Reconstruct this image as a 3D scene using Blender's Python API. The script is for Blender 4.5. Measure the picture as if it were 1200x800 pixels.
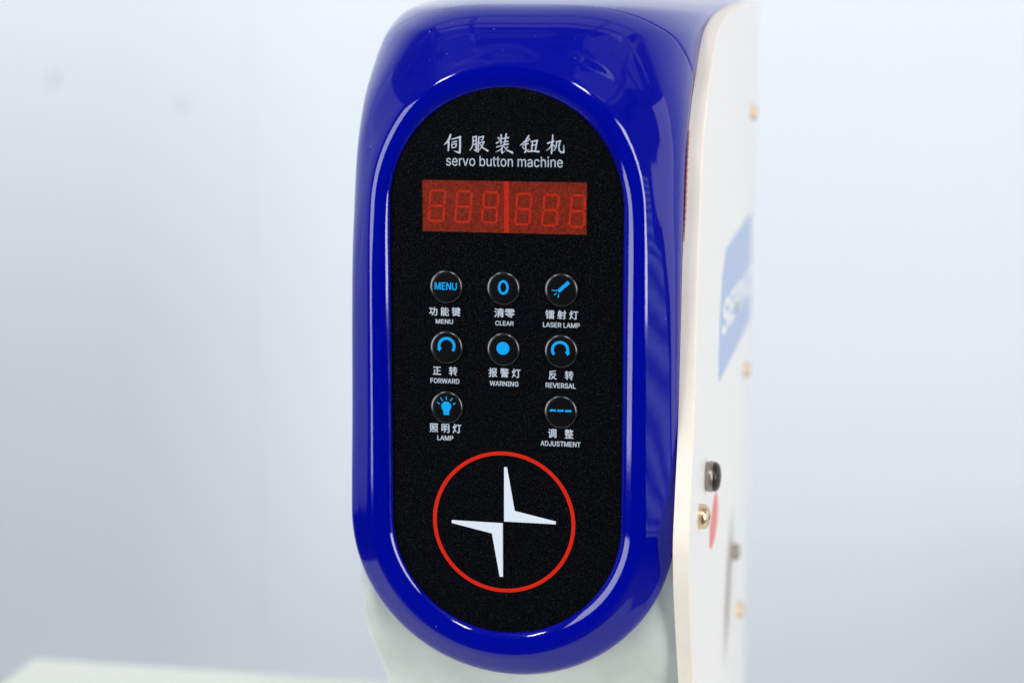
import bpy, math, random
import numpy as np
from mathutils import Vector

for o in list(bpy.data.objects): bpy.data.objects.remove(o)
SC = bpy.context.scene
COL = SC.collection
rad = math.radians
random.seed(4)

# ------------------------------------------------------------------ camera
FPX = 2300.0                    # focal length in pixels of a 1200 px wide picture
YAW, PITCH, DIST = rad(11), rad(9.9), 730.0
F = Vector((-math.sin(YAW)*math.cos(PITCH), math.cos(YAW)*math.cos(PITCH), -math.sin(PITCH)))
R = Vector((math.cos(YAW), math.sin(YAW), 0))
U = R.cross(F)
CAM = -(F + (-3/FPX)*R - (22/FPX)*U)*DIST      # mm, from the centre of the control panel
TABLE_H = 750.0
PZ = TABLE_H + 246.0                            # height of the panel centre above the floor, mm
cd = bpy.data.cameras.new('camera'); cam = bpy.data.objects.new('camera', cd); COL.objects.link(cam)
cam.location = (CAM.x*.001, CAM.y*.001, (CAM.z+PZ)*.001)
cam.rotation_euler = F.to_track_quat('-Z', 'Y').to_euler()
cd.sensor_width = 36; cd.lens = FPX*36/1200
cd.clip_start = .01; cd.clip_end = 100
cd.dof.use_dof = True; cd.dof.focus_distance = .733; cd.dof.aperture_fstop = 5.4
SC.camera = cam

# ------------------------------------------------------------------ world, lamps, exposure
w = bpy.data.worlds.new('World'); SC.world = w; w.use_nodes = True
bg = w.node_tree.nodes['Background']; bg.inputs[0].default_value = (.93, .96, 1, 1); bg.inputs[1].default_value = .13
SC.view_settings.view_transform = 'Standard'; SC.view_settings.look = 'None'
SC.view_settings.exposure = -.2; SC.view_settings.gamma = 1
SC.cycles.use_denoising = True
SC.cycles.max_bounces = 8

def area(name, loc, target, sx, sy, power, col=(1, 1, 1)):
    l = bpy.data.lights.new(name, 'AREA'); l.shape = 'RECTANGLE'; l.size = sx; l.size_y = sy
    l.energy = power; l.color = col
    o = bpy.data.objects.new(name, l); COL.objects.link(o)
    o.location = loc
    o.rotation_euler = (Vector(target)-Vector(loc)).to_track_quat('-Z', 'Y').to_euler()
    return o
area('window_light_left', (-1.42, -1.12, 1.15), (0, 0, 1.0), .75, 1.3, 24, (.96, .98, 1))
area('window_light_right', (1.45, -1.15, 1.30), (0, .1, 1.0), .40, 1.2, 24, (1, .97, .93))
area('soft_fill_right', (2.1, .5, 1.25), (0, .2, 1.0), 1.3, 1.7, 11.5, (1, .945, .88))  # broad soft fill added to brighten the side plate
area('soft_fill_left', (-2.0, .35, 1.25), (0, .3, 1.0), 1.2, 1.7, 3.2, (.97, .985, 1))  # weaker added fill, gives the left flank its pale sheen
for k in range(16):                                 # tall window seen between blind slats
    area('blind_gap_light', (1.70, -.75, .35+k*.07), (0, 0, .35+k*.07), .9, .034, .17, (.66, .84, 1))
area('overhead_fill', (0, .45, 2.7), (0, .45, 0), 2.4, .7, 3, (.97, .985, 1))  # added fill above and behind, brightens the top cover
area('overhead_soft_right', (1.15, -.35, 2.6), (.9, -.2, 0), 1.2, 1.0, 1.3, (.86, .93, 1))  # added for the pale reflection on the cover's right shoulder
area('overhead_soft_left', (-.75, -.35, 2.6), (-.6, -.2, 0), 1.0, 1.0, .6, (.86, .93, 1))  # weaker partner of the one above, added on the left
area('ceiling_spot_left', (-.90, -1.15, 2.3), (-.1, 0, 1), .34, .20, 9)
area('ceiling_spot_right', (.42, -1.25, 2.3), (.1, 0, 1), .34, .20, 9)
area('wall_wash', (-.28, .30, 1.60), (-.30, .76, 1.38), 1.6, .2, 3.3, (.97, .98, 1))  # unseen wash added to brighten the wall behind the machine
area('low_wall_fill', (.24, .42, .30), (.24, .76, .62), .9, .12, .9, (.93, .96, 1))  # unseen upward fill added to lighten the lower wall

# ------------------------------------------------------------------ materials
def srgb(r, g, b):
    f = lambda c: (c/255/12.92 if c <= 10 else ((c/255+.055)/1.055)**2.4)
    return (f(r), f(g), f(b), 1)
def mat(name, col, rough=.5, metal=0, spec=.5, coat=0):
    m = bpy.data.materials.new(name); m.use_nodes = True
    b = m.node_tree.nodes['Principled BSDF']
    b.inputs['Base Color'].default_value = col if len(col) == 4 else (*col, 1)
    b.inputs['Roughness'].default_value = rough; b.inputs['Metallic'].default_value = metal
    b.inputs['Specular IOR Level'].default_value = spec
    b.inputs['Coat Weight'].default_value = coat; b.inputs['Coat Roughness'].default_value = .03
    return m
def nd(m, t, **kw):
    n = m.node_tree.nodes.new(t)
    for k, v in kw.items():
        if k in n.inputs.keys(): n.inputs[k].default_value = v
        else: setattr(n, k, v)
    return n
def lk(m, a, ao, b, bi): m.node_tree.links.new(a.outputs[ao], b.inputs[bi])
def bsdf(m): return m.node_tree.nodes['Principled BSDF']
def coords(m): return nd(m, 'ShaderNodeTexCoord')
def noise(m, scale, detail=2, rough=.5, co=None):
    n = nd(m, 'ShaderNodeTexNoise', Scale=scale, Detail=detail, Roughness=rough)
    lk(m, co or coords(m), 'Object', n, 'Vector'); return n
def ramp(m, src, out, stops):
    r = nd(m, 'ShaderNodeValToRGB'); e = r.color_ramp.elements
    while len(e) < len(stops): e.new(.5)
    for i, (p, c) in enumerate(stops): e[i].position = p; e[i].color = c if len(c) == 4 else (*c, 1)
    lk(m, src, out, r, 'Fac'); return r
def bump(m, src, out, strength, dist):
    b = nd(m, 'ShaderNodeBump', Strength=strength, Distance=dist)
    lk(m, src, out, b, 'Height'); lk(m, b, 'Normal', bsdf(m), 'Normal'); return b

M_BLUE = mat('glossy_blue_plastic', (0, .0025, .30), .09, spec=.45, coat=0)
n = noise(M_BLUE, 60, 3); bump(M_BLUE, n, 'Fac', .03, .001)
n2 = noise(M_BLUE, 900, 1); r = ramp(M_BLUE, n2, 'Fac', [(.2, (.045,)*3), (.8, (.075,)*3)]); lk(M_BLUE, r, 'Color', bsdf(M_BLUE), 'Roughness')

M_PANEL = mat('black_grained_film', (.004, .005, .008), .46, spec=.05)
n = noise(M_PANEL, 2600, 2, .7)
r = ramp(M_PANEL, n, 'Fac', [(.46, (.0004, .0007, .0014)), (.60, (.0012, .0016, .003)), (.74, (.07, .073, .085))]); lk(M_PANEL, r, 'Color', bsdf(M_PANEL), 'Base Color')
bump(M_PANEL, n, 'Fac', .35, .0002)

M_BUTTON = mat('black_rubber_film', (.0012, .0015, .0025), .25, spec=.9)
M_PRINT = mat('pale_grey_print', srgb(183, 196, 212), .5, spec=.2)
M_CYAN = mat('cyan_print', srgb(0, 160, 240), .5, spec=.2)
M_RED = mat('red_print', srgb(205, 32, 8), .5, spec=.2)
M_STAR = mat('white_print', srgb(218, 228, 242), .5, spec=.2)
def grainy(name, lo, hi, rough=.45, sc=1300):
    m = mat(name, lo, rough, spec=.25)
    n = noise(m, sc, 2, .7); r = ramp(m, n, 'Fac', [(.35, lo), (.68, hi)]); lk(m, r, 'Color', bsdf(m), 'Base Color')
    return m
M_DISP = grainy('dark_red_display_filter', (.10, .008, .002), (.25, .018, .004))
M_SEG = grainy('red_display_segment', (.33, .012, .003), (.50, .020, .004))
M_BAR = grainy('bright_red_display_divider', (.36, .012, .002), (.52, .020, .004))

M_BODY = mat('pale_green_grey_enamel', (.66, .72, .70), .22, spec=.5, coat=.2)
co = coords(M_BODY)
n = noise(M_BODY, 26, 5, .6, co); r = ramp(M_BODY, n, 'Fac', [(.36, (.60, .65, .64)), (.6, (.71, .755, .74))]); lk(M_BODY, r, 'Color', bsdf(M_BODY), 'Base Color')
bump(M_BODY, noise(M_BODY, 15, 3), 'Fac', .15, .004)

M_EDGE = mat('cream_raw_edge', (.84, .77, .68), .5)
n = noise(M_EDGE, 180, 4); r = ramp(M_EDGE, n, 'Fac', [(.3, (.91, .84, .75)), (.6, (.93, .87, .79))]); lk(M_EDGE, r, 'Color', bsdf(M_EDGE), 'Base Color')

# side plate: white paint with one grease smear of its own shape
M_PLATE = mat('white_painted_plate', (.84, .835, .82), .35)
co = coords(M_PLATE)
sx = nd(M_PLATE, 'ShaderNodeSeparateXYZ'); lk(M_PLATE, co, 'Object', sx, 0)
def mth(m, op, a, b=None):
    n = nd(m, 'ShaderNodeMath', operation=op)
    for i, v in enumerate((a, b)):
        if v is None: continue
        if isinstance(v, (int, float)): n.inputs[i].default_value = v
        else: m.node_tree.links.new(v, n.inputs[i])
    return n.outputs[0]
def blob(m, a, b, ca, cb, ra, rb, tilt=0.0):
    """soft elliptic mask centred on (ca, cb) in the coordinates a, b"""
    db = mth(m, 'SUBTRACT', b, cb)
    da = mth(m, 'SUBTRACT', mth(m, 'SUBTRACT', a, ca), mth(m, 'MULTIPLY', db, tilt))
    q = mth(m, 'ADD', mth(m, 'POWER', mth(m, 'ABSOLUTE', mth(m, 'DIVIDE', da, ra)), 2), mth(m, 'POWER', mth(m, 'ABSOLUTE', mth(m, 'DIVIDE', db, rb)), 2))
    return mth(m, 'MAXIMUM', mth(m, 'SUBTRACT', 1, q), 0)

# wall paint with two faint scuffs
M_WALL = mat('pale_blue_white_wall_paint', (.74, .765, .81), .65, spec=.2)
M_TABLE = mat('cream_table_laminate', (.72, .74, .68), .4)
n = noise(M_TABLE, 9, 4); r = ramp(M_TABLE, n, 'Fac', [(.3, (.82, .83, .75)), (.7, (.88, .89, .81))]); lk(M_TABLE, r, 'Color', bsdf(M_TABLE), 'Base Color')
M_FLOOR = mat('grey_floor', (.06, .062, .066), .5)
n = noise(M_FLOOR, 4, 5); r = ramp(M_FLOOR, n, 'Fac', [(.3, (.05, .052, .055)), (.7, (.07, .072, .076))]); lk(M_FLOOR, r, 'Color', bsdf(M_FLOOR), 'Base Color')
M_STEEL = mat('grey_steel', (.5, .5, .5), .4, metal=1)
M_BRASS = mat('worn_brass_plating', (.80, .62, .42), .30, metal=1)
M_NICKEL = mat('dull_nickel', (.36, .31, .28), .38, metal=1)
M_BLACK = mat('black_rubber', (.015, .013, .012), .35)
M_STICK = mat('pale_blue_sticker', (.37, .48, .74), .35)
M_STICKT = mat('white_sticker_print', (.86, .87, .90), .4)
M_PINK = mat('red_paint_mark', (.80, .22, .19), .5)
M_GLUE = mat('brown_pink_glue', (.55, .22, .16), .3)

# ------------------------------------------------------------------ building helpers
def mesh_obj(name, verts, faces, material, parent=None, smooth=False, off=(0, 0, 0), mats=None, fm=None, angle=0):
    me = bpy.data.meshes.new(name)
    me.from_pydata([((v[0]+off[0])*.001, (v[1]+off[1])*.001, (v[2]+off[2])*.001) for v in verts], [], faces)
    me.materials.append(material)
    for m in (mats or []): me.materials.append(m)
    if fm:
        for i, k in fm.items(): me.polygons[i].material_index = k
    if smooth: me.polygons.foreach_set('use_smooth', [True]*len(me.polygons))
    me.update()
    if angle: me.polygons.foreach_set('use_smooth', [True]*len(me.polygons)); me.set_sharp_from_angle(angle=rad(angle))
    o = bpy.data.objects.new(name, me); COL.objects.link(o)
    if parent: o.parent = parent
    return o
def recalc(o, angle=0):
    import bmesh
    b = bmesh.new(); b.from_mesh(o.data); bmesh.ops.remove_doubles(b, verts=b.verts, dist=1e-6)
    bmesh.ops.recalc_face_normals(b, faces=b.faces); b.to_mesh(o.data); b.free()
    if angle: o.data.polygons.foreach_set('use_smooth', [True]*len(o.data.polygons)); o.data.set_sharp_from_angle(angle=rad(angle))
    return o
def box(name, x0, x1, y0, y1, z0, z1, material, parent=None, bevel=0, off=(0, 0, 0)):
    v = [(x, y, z) for x in (x0, x1) for y in (y0, y1) for z in (z0, z1)]
    f = [(0, 1, 3, 2), (4, 6, 7, 5), (0, 4, 5, 1), (2, 3, 7, 6), (0, 2, 6, 4), (1, 5, 7, 3)]
    o = mesh_obj(name, v, f, material, parent, off=off)
    if bevel:
        b = o.modifiers.new('bevel', 'BEVEL'); b.width = bevel*.001; b.segments = 3
        o.data.polygons.foreach_set('use_smooth', [True]*6)
        o.modifiers.new('wn', 'WEIGHTED_NORMAL')
    return o
def tag(o, label=None, cat=None, kind=None):
    if label: o['label'] = label
    if cat: o['category'] = cat
    if kind: o['kind'] = kind

# machine root stands on the table; machine coordinates are mm from the panel centre
root = bpy.data.objects.new('button_sewing_machine', None); COL.objects.link(root)
root.location = (0, .14, TABLE_H*.001)
tag(root, 'blue and white button sewing machine head with black oval control panel', 'sewing machine')
OFF = (0, -140.0, 246.0)
def part(name, v, f, m, parent=None, smooth=False, **kw):
    return mesh_obj(name, v, f, m, parent or root, smooth, OFF, **kw)

def ray(u, v): return F + (u-600)/FPX*R + (400-v)/FPX*U
def onpanel(u, v, y=0.0):
    d = ray(u, v); t = (y-CAM.y)/d.y; p = CAM+d*t; return (p.x, p.z)
def onside(u, v, x=68.5):
    d = ray(u, v); t = (x-CAM.x)/d.x; p = CAM+d*t; return (p.y, p.z)

def pchip(xs, ys):
    xs = np.array(xs, float); ys = np.array(ys, float)
    h = np.diff(xs); dl = np.diff(ys)/h; m = np.zeros(len(xs)); m[0] = dl[0]; m[-1] = dl[-1]
    for i in range(1, len(xs)-1):
        if dl[i-1]*dl[i] > 0:
            w1, w2 = 2*h[i]+h[i-1], h[i]+2*h[i-1]; m[i] = (w1+w2)/(w1/dl[i-1]+w2/dl[i])
    def f(x):
        x = min(max(x, xs[0]), xs[-1]); i = min(int(np.searchsorted(xs, x, 'right'))-1, len(xs)-2)
        t = (x-xs[i])/h[i]
        return float((2*t**3-3*t*t+1)*ys[i]+(t**3-2*t*t+t)*h[i]*m[i]+(3*t*t-2*t**3)*ys[i+1]+(t**3-t*t)*h[i]*m[i+1])
    return f

# ------------------------------------------------------------------ setting: floor, wall, table
fl = mesh_obj('floor', [(-4000, -4000, 0), (4000, -4000, 0), (4000, 900, 0), (-4000, 900, 0)], [(0, 1, 2, 3)], M_FLOOR); tag(fl, kind='structure')
bx_ = box('dark_blocker_wall', -3000, 3000, -2300, -2250, 0, 2800, mat('dark_grey_blocker', (.05, .052, .06), .8, spec=.1)); tag(bx_, kind='structure')  # unseen, added behind the camera to keep front reflections dark
WY = 760.0
sxw = nd(M_WALL, 'ShaderNodeSeparateXYZ'); lk(M_WALL, coords(M_WALL), 'Object', sxw, 0)
def wallxz(u, v):
    d = ray(u, v); t = (WY-CAM.y)/d.y; p = CAM+d*t; return p.x, p.z+PZ
(ax, az), (bx2, bz) = wallxz(63, 93), wallxz(213, 122)
b1 = blob(M_WALL, sxw.outputs[0], sxw.outputs[2], ax*.001, az*.001, .0075, .010, .3)
b2 = blob(M_WALL, sxw.outputs[0], sxw.outputs[2], bx2*.001, bz*.001, .009, .010)
tot = mth(M_WALL, 'MINIMUM', mth(M_WALL, 'ADD', mth(M_WALL, 'MULTIPLY', b1, .38), mth(M_WALL, 'MULTIPLY', b2, .22)), 1)
n = noise(M_WALL, 2.2, 3); r = ramp(M_WALL, n, 'Fac', [(.3, (.70, .745, .81)), (.7, (.72, .76, .825))])
mx = nd(M_WALL, 'ShaderNodeMix', data_type='RGBA'); M_WALL.node_tree.links.new(tot, mx.inputs['Factor'])
M_WALL.node_tree.links.new(r.outputs[0], mx.inputs[6]); mx.inputs[7].default_value = (.40, .43, .50, 1)
M_WALL.node_tree.links.new(mx.outputs[2], bsdf(M_WALL).inputs['Base Color'])
bump(M_WALL, noise(M_WALL, 120, 3), 'Fac', .1, .002)
wall = bpy.data.objects.new('wall', None); COL.objects.link(wall); tag(wall, kind='structure')
sx_, _ = wallxz(300, 400)
for x0, x1, dy in ((-3000, sx_-.1, 0), (sx_+.1, 3000, -.5)):
    box('wall_panel', x0, x1, WY+dy, WY+30+dy, 0, 2800, M_WALL, wall, bevel=.5)

tb = bpy.data.objects.new('work_table', None); COL.objects.link(tb); tb.location = (0, 0, 0)
tag(tb, 'cream laminate table top, its corner showing blurred behind the machine', 'table')
TX0, TX1, TY0, TY1 = -346, 620, -80, 320
box('table_top', TX0, TX1, TY0, TY1, TABLE_H-28, TABLE_H, M_TABLE, tb, bevel=3)
for x in (TX0+25, TX1-65):
    for y in (TY0+25, TY1-65):
        box('leg', x, x+40, y, y+40, 0, TABLE_H-28.5, M_STEEL, tb, bevel=2)
box('apron', TX0+70, TX1-70, TY1-55, TY1-40, TABLE_H-110, TABLE_H-28.5, M_STEEL, tb)

# roof beams above the room (they show as dark lines in the glossy cover)
bm_ = bpy.data.objects.new('roof_frame', None); COL.objects.link(bm_); tag(bm_, kind='structure')
for y in (-1500, -850, -300, 250): box('beam', -2500, 2500, y, y+80, 2380, 2460, M_STEEL, bm_)
for x in (-1300, -450, 400, 1250): box('purlin', x, x+60, -2200, 700, 2462, 2510, M_STEEL, bm_)

# ------------------------------------------------------------------ front cover surface
W = 62.3                                   # half width of the cover
CX, CR, CZT, CZB = -1.3, 43.7, 56.8, -61.8  # capsule: centre x, radius, centres of its two ends
uS = [-140, -66, -24, 20, 39, 49, 74, 92, 108, 124, 145, 200, 300]
Gy = pchip(uS, [0, 0, 0, 0, 0, 0, 0, 0, 2.0, 9.5, 27, 80, 180])
Gz = pchip(uS, [-140, -66, -24, 20, 39, 49, 74, 92, 107.5, 121.5, 130.5, 135, 139])
Sy = pchip(uS, [8, 6, 9, 11.5, 14, 16.5, 23, 35, 54, 81, 124, 200, 310])
Sz = pchip(uS, [-140, -66, -24, 20, 39, 49, 74, 92, 106, 119, 126, 129.5, 131])
X1 = pchip([-140, 40, 90, 120, 300], [46.5, 46.5, 30, 12, 12])
bead = pchip([0, .5, 1.4, 2.8, 4.3, 5.8, 7.2, 8.6, 10, 11.5, 13.5, 17, 30], [0, .7, 1.4, 2.15, 2.68, 2.95, 2.95, 2.62, 2.05, 1.35, .6, 0, 0])
def capd(x, u):
    z = min(max(u, CZB), CZT); return math.hypot(x-CX, u-z)-CR
CB = -62.0; DB = 62.6                       # outer bottom arc: centre height and vertical radius
def surf(x, u, sink=0.0):
    if u < CB:                              # bottom: distance measured radially
        q = math.hypot(x, u-CB); ef = q/ (W if True else 1)
        a_x = q
    else: a_x = abs(x)
    x1 = X1(u); t = min(max((a_x-x1)/(W-x1), 0), 1)
    a = 1-math.sqrt(max(0, 1-t**2.2)); 
    gy, gz, sy, sz = Gy(u), Gz(u), Sy(u), Sz(u)
    if x < 0: x *= 1.014
    y, z = gy+a*(sy-gy), gz+a*(sz-gz)
    e = 1.0; ty, tz = Gy(u+e)-Gy(u-e), Gz(u+e)-Gz(u-e); l = math.hypot(ty, tz); ny, nz = -tz/l, ty/l
    h = bead(max(0, capd(x, u)))-sink
    return (x, y+ny*h, z+nz*h)
USIDE, UTOP = 103.5, 146.0
def useam(x): return USIDE+(UTOP-USIDE)*max(0, 1-abs(x/W)**2.0)**.62
# outline hit by a ray from the capsule
def inner_outer():
    pts = []
    N = 96
    for i in range(N+1):                    # top half: rays from the upper centre
        th = math.pi*i/N; c, s = math.cos(th), math.sin(th)
        p = (CX+CR*c, CZT+CR*s)
        k = CR
        lo, hi = CR+1, 250
        ins = lambda q: abs(CX+q*c) <= W and (CZT+q*s) <= useam(min(max(CX+q*c, -W), W))
        for _ in range(40):
            mid = (lo+hi)/2
            if ins(mid): lo = mid
            else: hi = mid
        pts.append((p, (max(-W, min(W, CX+lo*c)), CZT+lo*s)))
    M = 40
    for i in range(1, M):                   # left side going down
        z = CZT+(CZB-CZT)*i/M; pts.append(((CX-CR, z), (-W, z)))
    for i in range(N+1):                    # bottom half
        th = math.pi+math.pi*i/N; c, s = math.cos(th), math.sin(th)
        pts.append(((CX+CR*c, CZB+CR*s), (W*c, CB+DB*s)))
    for i in range(1, M):
        z = CZB+(CZT-CZB)*i/M; pts.append(((CX+CR, z), (W, z)))
    return pts
IO = inner_outer(); NT = len(IO)
ks = [0, .012, .03, .055, .08, .11, .14, .17, .2, .23, .26, .29, .32, .35, .38, .41, .44, .47, .5, .53, .56, .6, .64, .68, .72, .76, .8, .84, .87, .9, .925, .945, .96, .972, .982, .99, .996, 1.0]
V, Fc = [], []
for (p, q) in IO:                            # lip wall that drops to the recessed panel
    V.append((p[0], 1.6, p[1]))
rings = [list(range(NT))]
for k in ks:
    rg = []
    for (p, q) in IO:
        x, u = p[0]+(q[0]-p[0])*k, p[1]+(q[1]-p[1])*k
        rg.append(len(V)); V.append(surf(x, u))
    rings.append(rg)
def turnback(dep):
    rg = []
    for (p, q) in IO:
        x, y, z = surf(*q)
        top = q[1] > USIDE-1 and abs(q[0]) < W-.01
        if top: rg.append(len(V)); V.append((x, y+1.2*min(dep, 4)/4+.3, z-dep*.6))
        else: rg.append(len(V)); V.append((x*(1-.001*dep), y+dep, z))
    return rg
for dep in (.8, 4, 14): rings.append(turnback(dep))
for a, b in zip(rings, rings[1:]):
    for i in range(NT):
        j = (i+1) % NT; Fc.append((a[i], a[j], b[j], b[i]))
cover = part('front_cover', V, Fc, M_BLUE, smooth=True)
cover['label'] = 'glossy blue front cover with a raised rim around the oval panel'
recalc(cover)

# top cap behind the seam
V, Fc = [], []
NX = 90; us = np.linspace(0, 1, 40)**1.3
cols = []
for i in range(NX+1):
    x = -W*math.cos(math.pi*i/NX)
    us0 = useam(x)+.40
    col = []
    x0, y0, z0 = surf(x, us0, .35)
    col.append(len(V)); V.append((x0, y0+.1, z0-3.0))
    col.append(len(V)); V.append(surf(x, us0, .95))
    for t in us:
        col.append(len(V)); V.append(surf(x, us0+.35+(299-us0)*t, .5))
    cols.append(col)
for a, b in zip(cols, cols[1:]):
    for j in range(len(a)-1): Fc.append((a[j], a[j+1], b[j+1], b[j]))
cap = part('top_cover', V, Fc, M_BLUE, smooth=True); recalc(cap)
cap['label'] = 'blue top cover joined to the front cover by a thin curved seam'

V, Fc = [], []                              # a few dust grains on the gloss
for k in range(26):
    x, u = random.uniform(-58, 58), random.choice([random.uniform(108, 135), random.uniform(-110, 130)])
    if capd(x, u) < 3 or (u < CB and math.hypot(x, u-CB) > 60) or u > useam(x)-2: continue
    p = surf(x, u); r_ = random.uniform(.07, .17); b = len(V)
    V += [(p[0]+a*r_, p[1]-.03+c*r_, p[2]+d*r_) for a, c, d in ((1, 0, 0), (-1, 0, 0), (0, 1, 0), (0, -1, 0), (0, 0, 1), (0, 0, -1))]
    Fc += [(b+i, b+j, b+k2) for i in (0, 1) for j in (2, 3) for k2 in (4, 5)]
tag(part('dust', V, Fc, M_STICKT), kind='stuff')

# ------------------------------------------------------------------ housing behind the cover
bf = pchip([-246, -140, -129, -112, -93, -80, -66, -30, 40, 74, 92, 106, 119, 126], [70, 33, 27, 16, 9, 7, 7, 12, 22, 34, 48, 66, 95, 135])
xl = pchip([-246, -140, -126, -112, -97, -80, 126], [-50, -59.2, -61.6, -63.0, -63.1, -62.6, -62.6])
V, Fc, prev = [], [], None
zs = list(np.linspace(-246, -60, 48))+list(np.linspace(-52, 126, 30))
for z in zs:
    y0, x0, x1, y1, rr = bf(z), xl(z), W-.15, 288.0, 9.0
    lp = []
    lp.append((x1, y1, z)); lp.append((x1, (y0+y1)/2, z)); lp.append((x1, y0+1, z)); lp.append((x1-.6, y0+.2, z))
    for k in range(1, 8): lp.append((x1-.6+(x0+rr-x1+.6)*k/8, y0-1.1*math.sin(math.pi*k/8), z))
    for k in range(0, 11):
        th = math.pi/2*k/10; lp.append((x0+rr-rr*math.sin(th), y0+rr-rr*math.cos(th), z))
    lp.append((x0, (y0+y1)/2, z)); lp.append((x0, y1, z))
    ids = list(range(len(V), len(V)+len(lp))); V += lp
    if prev:
        for i in range(len(ids)):
            j = (i+1) % len(ids); Fc.append((prev[i], prev[j], ids[j], ids[i]))
    else: Fc.append(tuple(reversed(ids)))
    prev = ids
Fc.append(tuple(prev))
body = part('housing', V, Fc, M_BODY, smooth=True)
body['label'] = 'pale green grey enamelled housing under the blue cover'
recalc(body)

# ------------------------------------------------------------------ side plate (right)
PX0, PX1 = W, 68.5
pf = [(-246, 74), (-180, 48), (-129, 22.5), (-93, 3.5), (-80, -2), (-66, -4.5), (-54, -1.5), (-24, 7.5), (10, 11.5), (39, 14.5), (49, 17.5), (74, 23), (92.5, 36.5), (106.4, 56.5), (113, 66), (119.6, 81), (123.5, 100), (126, 124), (128.3, 170), (129.8, 213), (130.6, 262), (131, 300)]
PFY = pchip([p[0] for p in pf], [p[1] for p in pf])
out = []
for z in list(np.linspace(-246, 100, 90))+list(np.linspace(101, 131, 60)): out.append((PFY(z), z))
out.append((303, 128)); out.append((306, 60)); out.append((306, -246))
nO = len(out)
def inset(pl, d):
    r = []
    for i, p in enumerate(pl):
        a, b = pl[i-1] if i else pl[0], pl[(i+1) % len(pl)] if i < len(pl)-1 else pl[-1]
        tx, ty = b[0]-a[0], b[1]-a[1]; l = math.hypot(tx, ty) or 1
        r.append((p[0]+ty/l*d, p[1]-tx/l*d))
    return r
V = []; levels = [(PX0+.1, inset(out, 0)), (PX1-1.3, inset(out, 0)), (PX1-.5, inset(out, .25)), (PX1-.12, inset(out, .7)), (PX1, inset(out, 1.4))]
Fc, fm = [], {}
for x, pl in levels: V += [(x, p[0], p[1]) for p in pl]
for k in range(len(levels)-1):
    for i in range(nO):
        j = (i+1) % nO
        if k < 3 : fm[len(Fc)] = 1
        Fc.append((k*nO+i, k*nO+j, (k+1)*nO+j, (k+1)*nO+i))
Fc.append(tuple(range(nO))); Fc.append(tuple(range((len(levels)-1)*nO, len(levels)*nO)))
plate = part('side_plate', V, Fc, M_PLATE, smooth=False, mats=[M_EDGE], fm=fm)
plate['label'] = 'white painted side plate with a cream front edge'
recalc(plate, 30)
# smear on the plate paint (object coordinates in metres)
sy_, sz_ = onside(855, 690)
ty_, tz_ = onside(858, 590); by_, bz_ = onside(849, 782)
tilt = (ty_-by_)/(tz_-bz_)
mk = blob(M_PLATE, sx.outputs[1], sx.outputs[2], ((ty_+by_)/2+OFF[1])*.001, ((tz_+bz_)/2+OFF[2])*.001, .022, (tz_-bz_)*.5*.001*1.05, tilt)
ns = noise(M_PLATE, 70, 4, .6, co)
mk2 = mth(M_PLATE, 'MULTIPLY', mk, mth(M_PLATE, 'MULTIPLY', ns.outputs['Fac'], 2.3))
mx = nd(M_PLATE, 'ShaderNodeMix', data_type='RGBA'); M_PLATE.node_tree.links.new(mk2, mx.inputs['Factor'])
mx.inputs[6].default_value = (.85, .845, .835, 1); mx.inputs[7].default_value = (.34, .28, .24, 1)
M_PLATE.node_tree.links.new(mx.outputs[2], bsdf(M_PLATE).inputs['Base Color'])

# thin bead of glue where cover and plate meet
V, Fc = [], []
zz = list(np.linspace(44, 84, 60))
for i, z in enumerate(zz):
    e = math.sin(math.pi*i/59); rr = .12+.38*e*(.6+.4*math.sin(i*1.7)+.3*random.random())
    for k in range(8):
        a = math.tau*k/8; V.append((PX0+.5+rr*math.cos(a), PFY(z)-.1+rr*math.sin(a)*.8, z))
for i in range(59):
    for k in range(8): Fc.append((i*8+k, i*8+(k+1) % 8, (i+1)*8+(k+1) % 8, (i+1)*8+k))
part('glue_line', V, Fc, M_GLUE, smooth=True)

# ------------------------------------------------------------------ lathe along +x for screws and knobs
def lathe(name, y, z, prof, m, parent=None, n=28, x0=68.5, slot=None):
    V, Fc = [], []
    for (dx, r) in prof:
        for k in range(n):
            a = math.tau*k/n; V.append((x0+dx, y+r*math.cos(a), z+r*math.sin(a)))
    for i in range(len(prof)-1):
        for k in range(n): Fc.append((i*n+k, i*n+(k+1) % n, (i+1)*n+(k+1) % n, (i+1)*n+k))
    Fc.append(tuple(range((len(prof)-1)*n, len(prof)*n)))
    Fc.append(tuple(range(n)))
    o = part(name, V, Fc, m, smooth=False, parent=parent); recalc(o, 35)
    return o
def screw(u, v, r, h, m, label=None):
    y, z = onside(u, v, 68.5+h*.5)
    o = lathe('screw', y, z, [(-.3, r*.96), (h*.3, r), (h*.55, r*.97), (h*.78, r*.86), (h*.93, r*.66), (h, r*.4)], m)
    s = mesh_obj('screw_slot', [(68.5+h+dx, y+dy, z+dz) for dx in (-.2, .04) for dy in (-r*.5, r*.5) for dz in (-r*.1, r*.1)],
        [(0, 1, 3, 2), (4, 6, 7, 5), (0, 4, 5, 1), (2, 3, 7, 6), (0, 2, 6, 4), (1, 5, 7, 3)], M_BLACK, o, off=OFF)
    if label: o['label'] = label
    return o
screw(884, 132, 3.9, 2.6, M_BRASS)
screw(876, 433, 3.9, 2.6, M_BRASS)
screw(863, 646, 4.2, 3.0, M_NICKEL)
screw(868, 714, 4.2, 3.0, M_BRASS)
screw(825.5, 605, 4.9, 4.2, M_BRASS, 'large bright screw beside the red mark')
y, z = onside(833, 558, 70.5)
kn = lathe('knob', y, z, [(-.3, 5.2), (.6, 5.9), (1.6, 6.2), (2.8, 6.1), (3.3, 5.7), (3.4, 5.0)], M_NICKEL)
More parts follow.
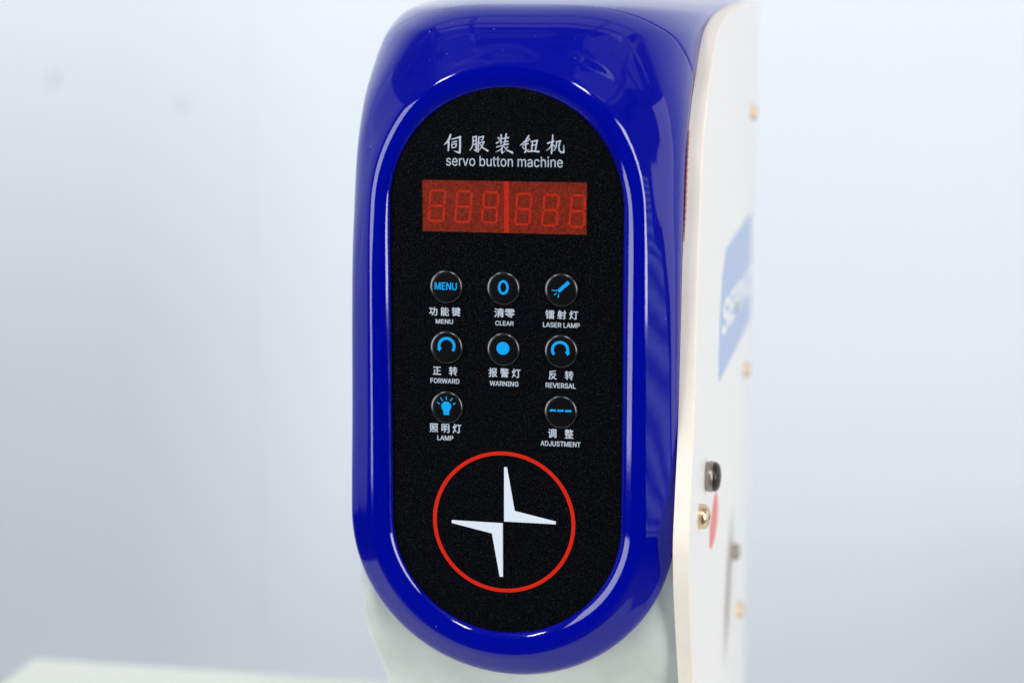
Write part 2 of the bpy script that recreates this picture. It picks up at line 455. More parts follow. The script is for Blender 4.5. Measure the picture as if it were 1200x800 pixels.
kn['label'] = 'dark round knob with a nickel rim'
V, Fc = [], []
lathe('knob_cap', y, z, [(2.9, 5.9), (3.7, 6.0), (4.6, 5.6), (5.4, 4.6), (5.8, 3.2), (5.9, 2.2), (5.0, 1.9)], M_BLACK, kn)

def flat_side(name, pts, m, dx, parent=None, th=.15):
    n = len(pts); V = [(68.5+dx, p[0], p[1]) for p in pts]+[(68.5+dx-th, p[0], p[1]) for p in pts]
    Fc = [tuple(range(n)), tuple(range(2*n-1, n-1, -1))]+[(i, (i+1) % n, n+(i+1) % n, n+i) for i in range(n)]
    return recalc(part(name, V, Fc, m, parent=parent))
stk = flat_side('sticker', [onside(*p) for p in [(850.8, 292), (880.3, 248), (879.6, 310), (879, 372), (860, 412), (842, 447.5), (842.4, 415), (844, 365), (846.5, 325)]], M_STICK, .16)
stk['label'] = 'pale blue slanted sticker with white lettering'
mp = [(839.5, 574), (841.2, 590), (840.5, 610), (837.5, 630), (833.3, 643), (831.2, 640), (831.6, 622), (834, 600), (836.8, 582)]
pm = flat_side('red_mark', [onside(*p) for p in mp], M_PINK, .12, th=.1)

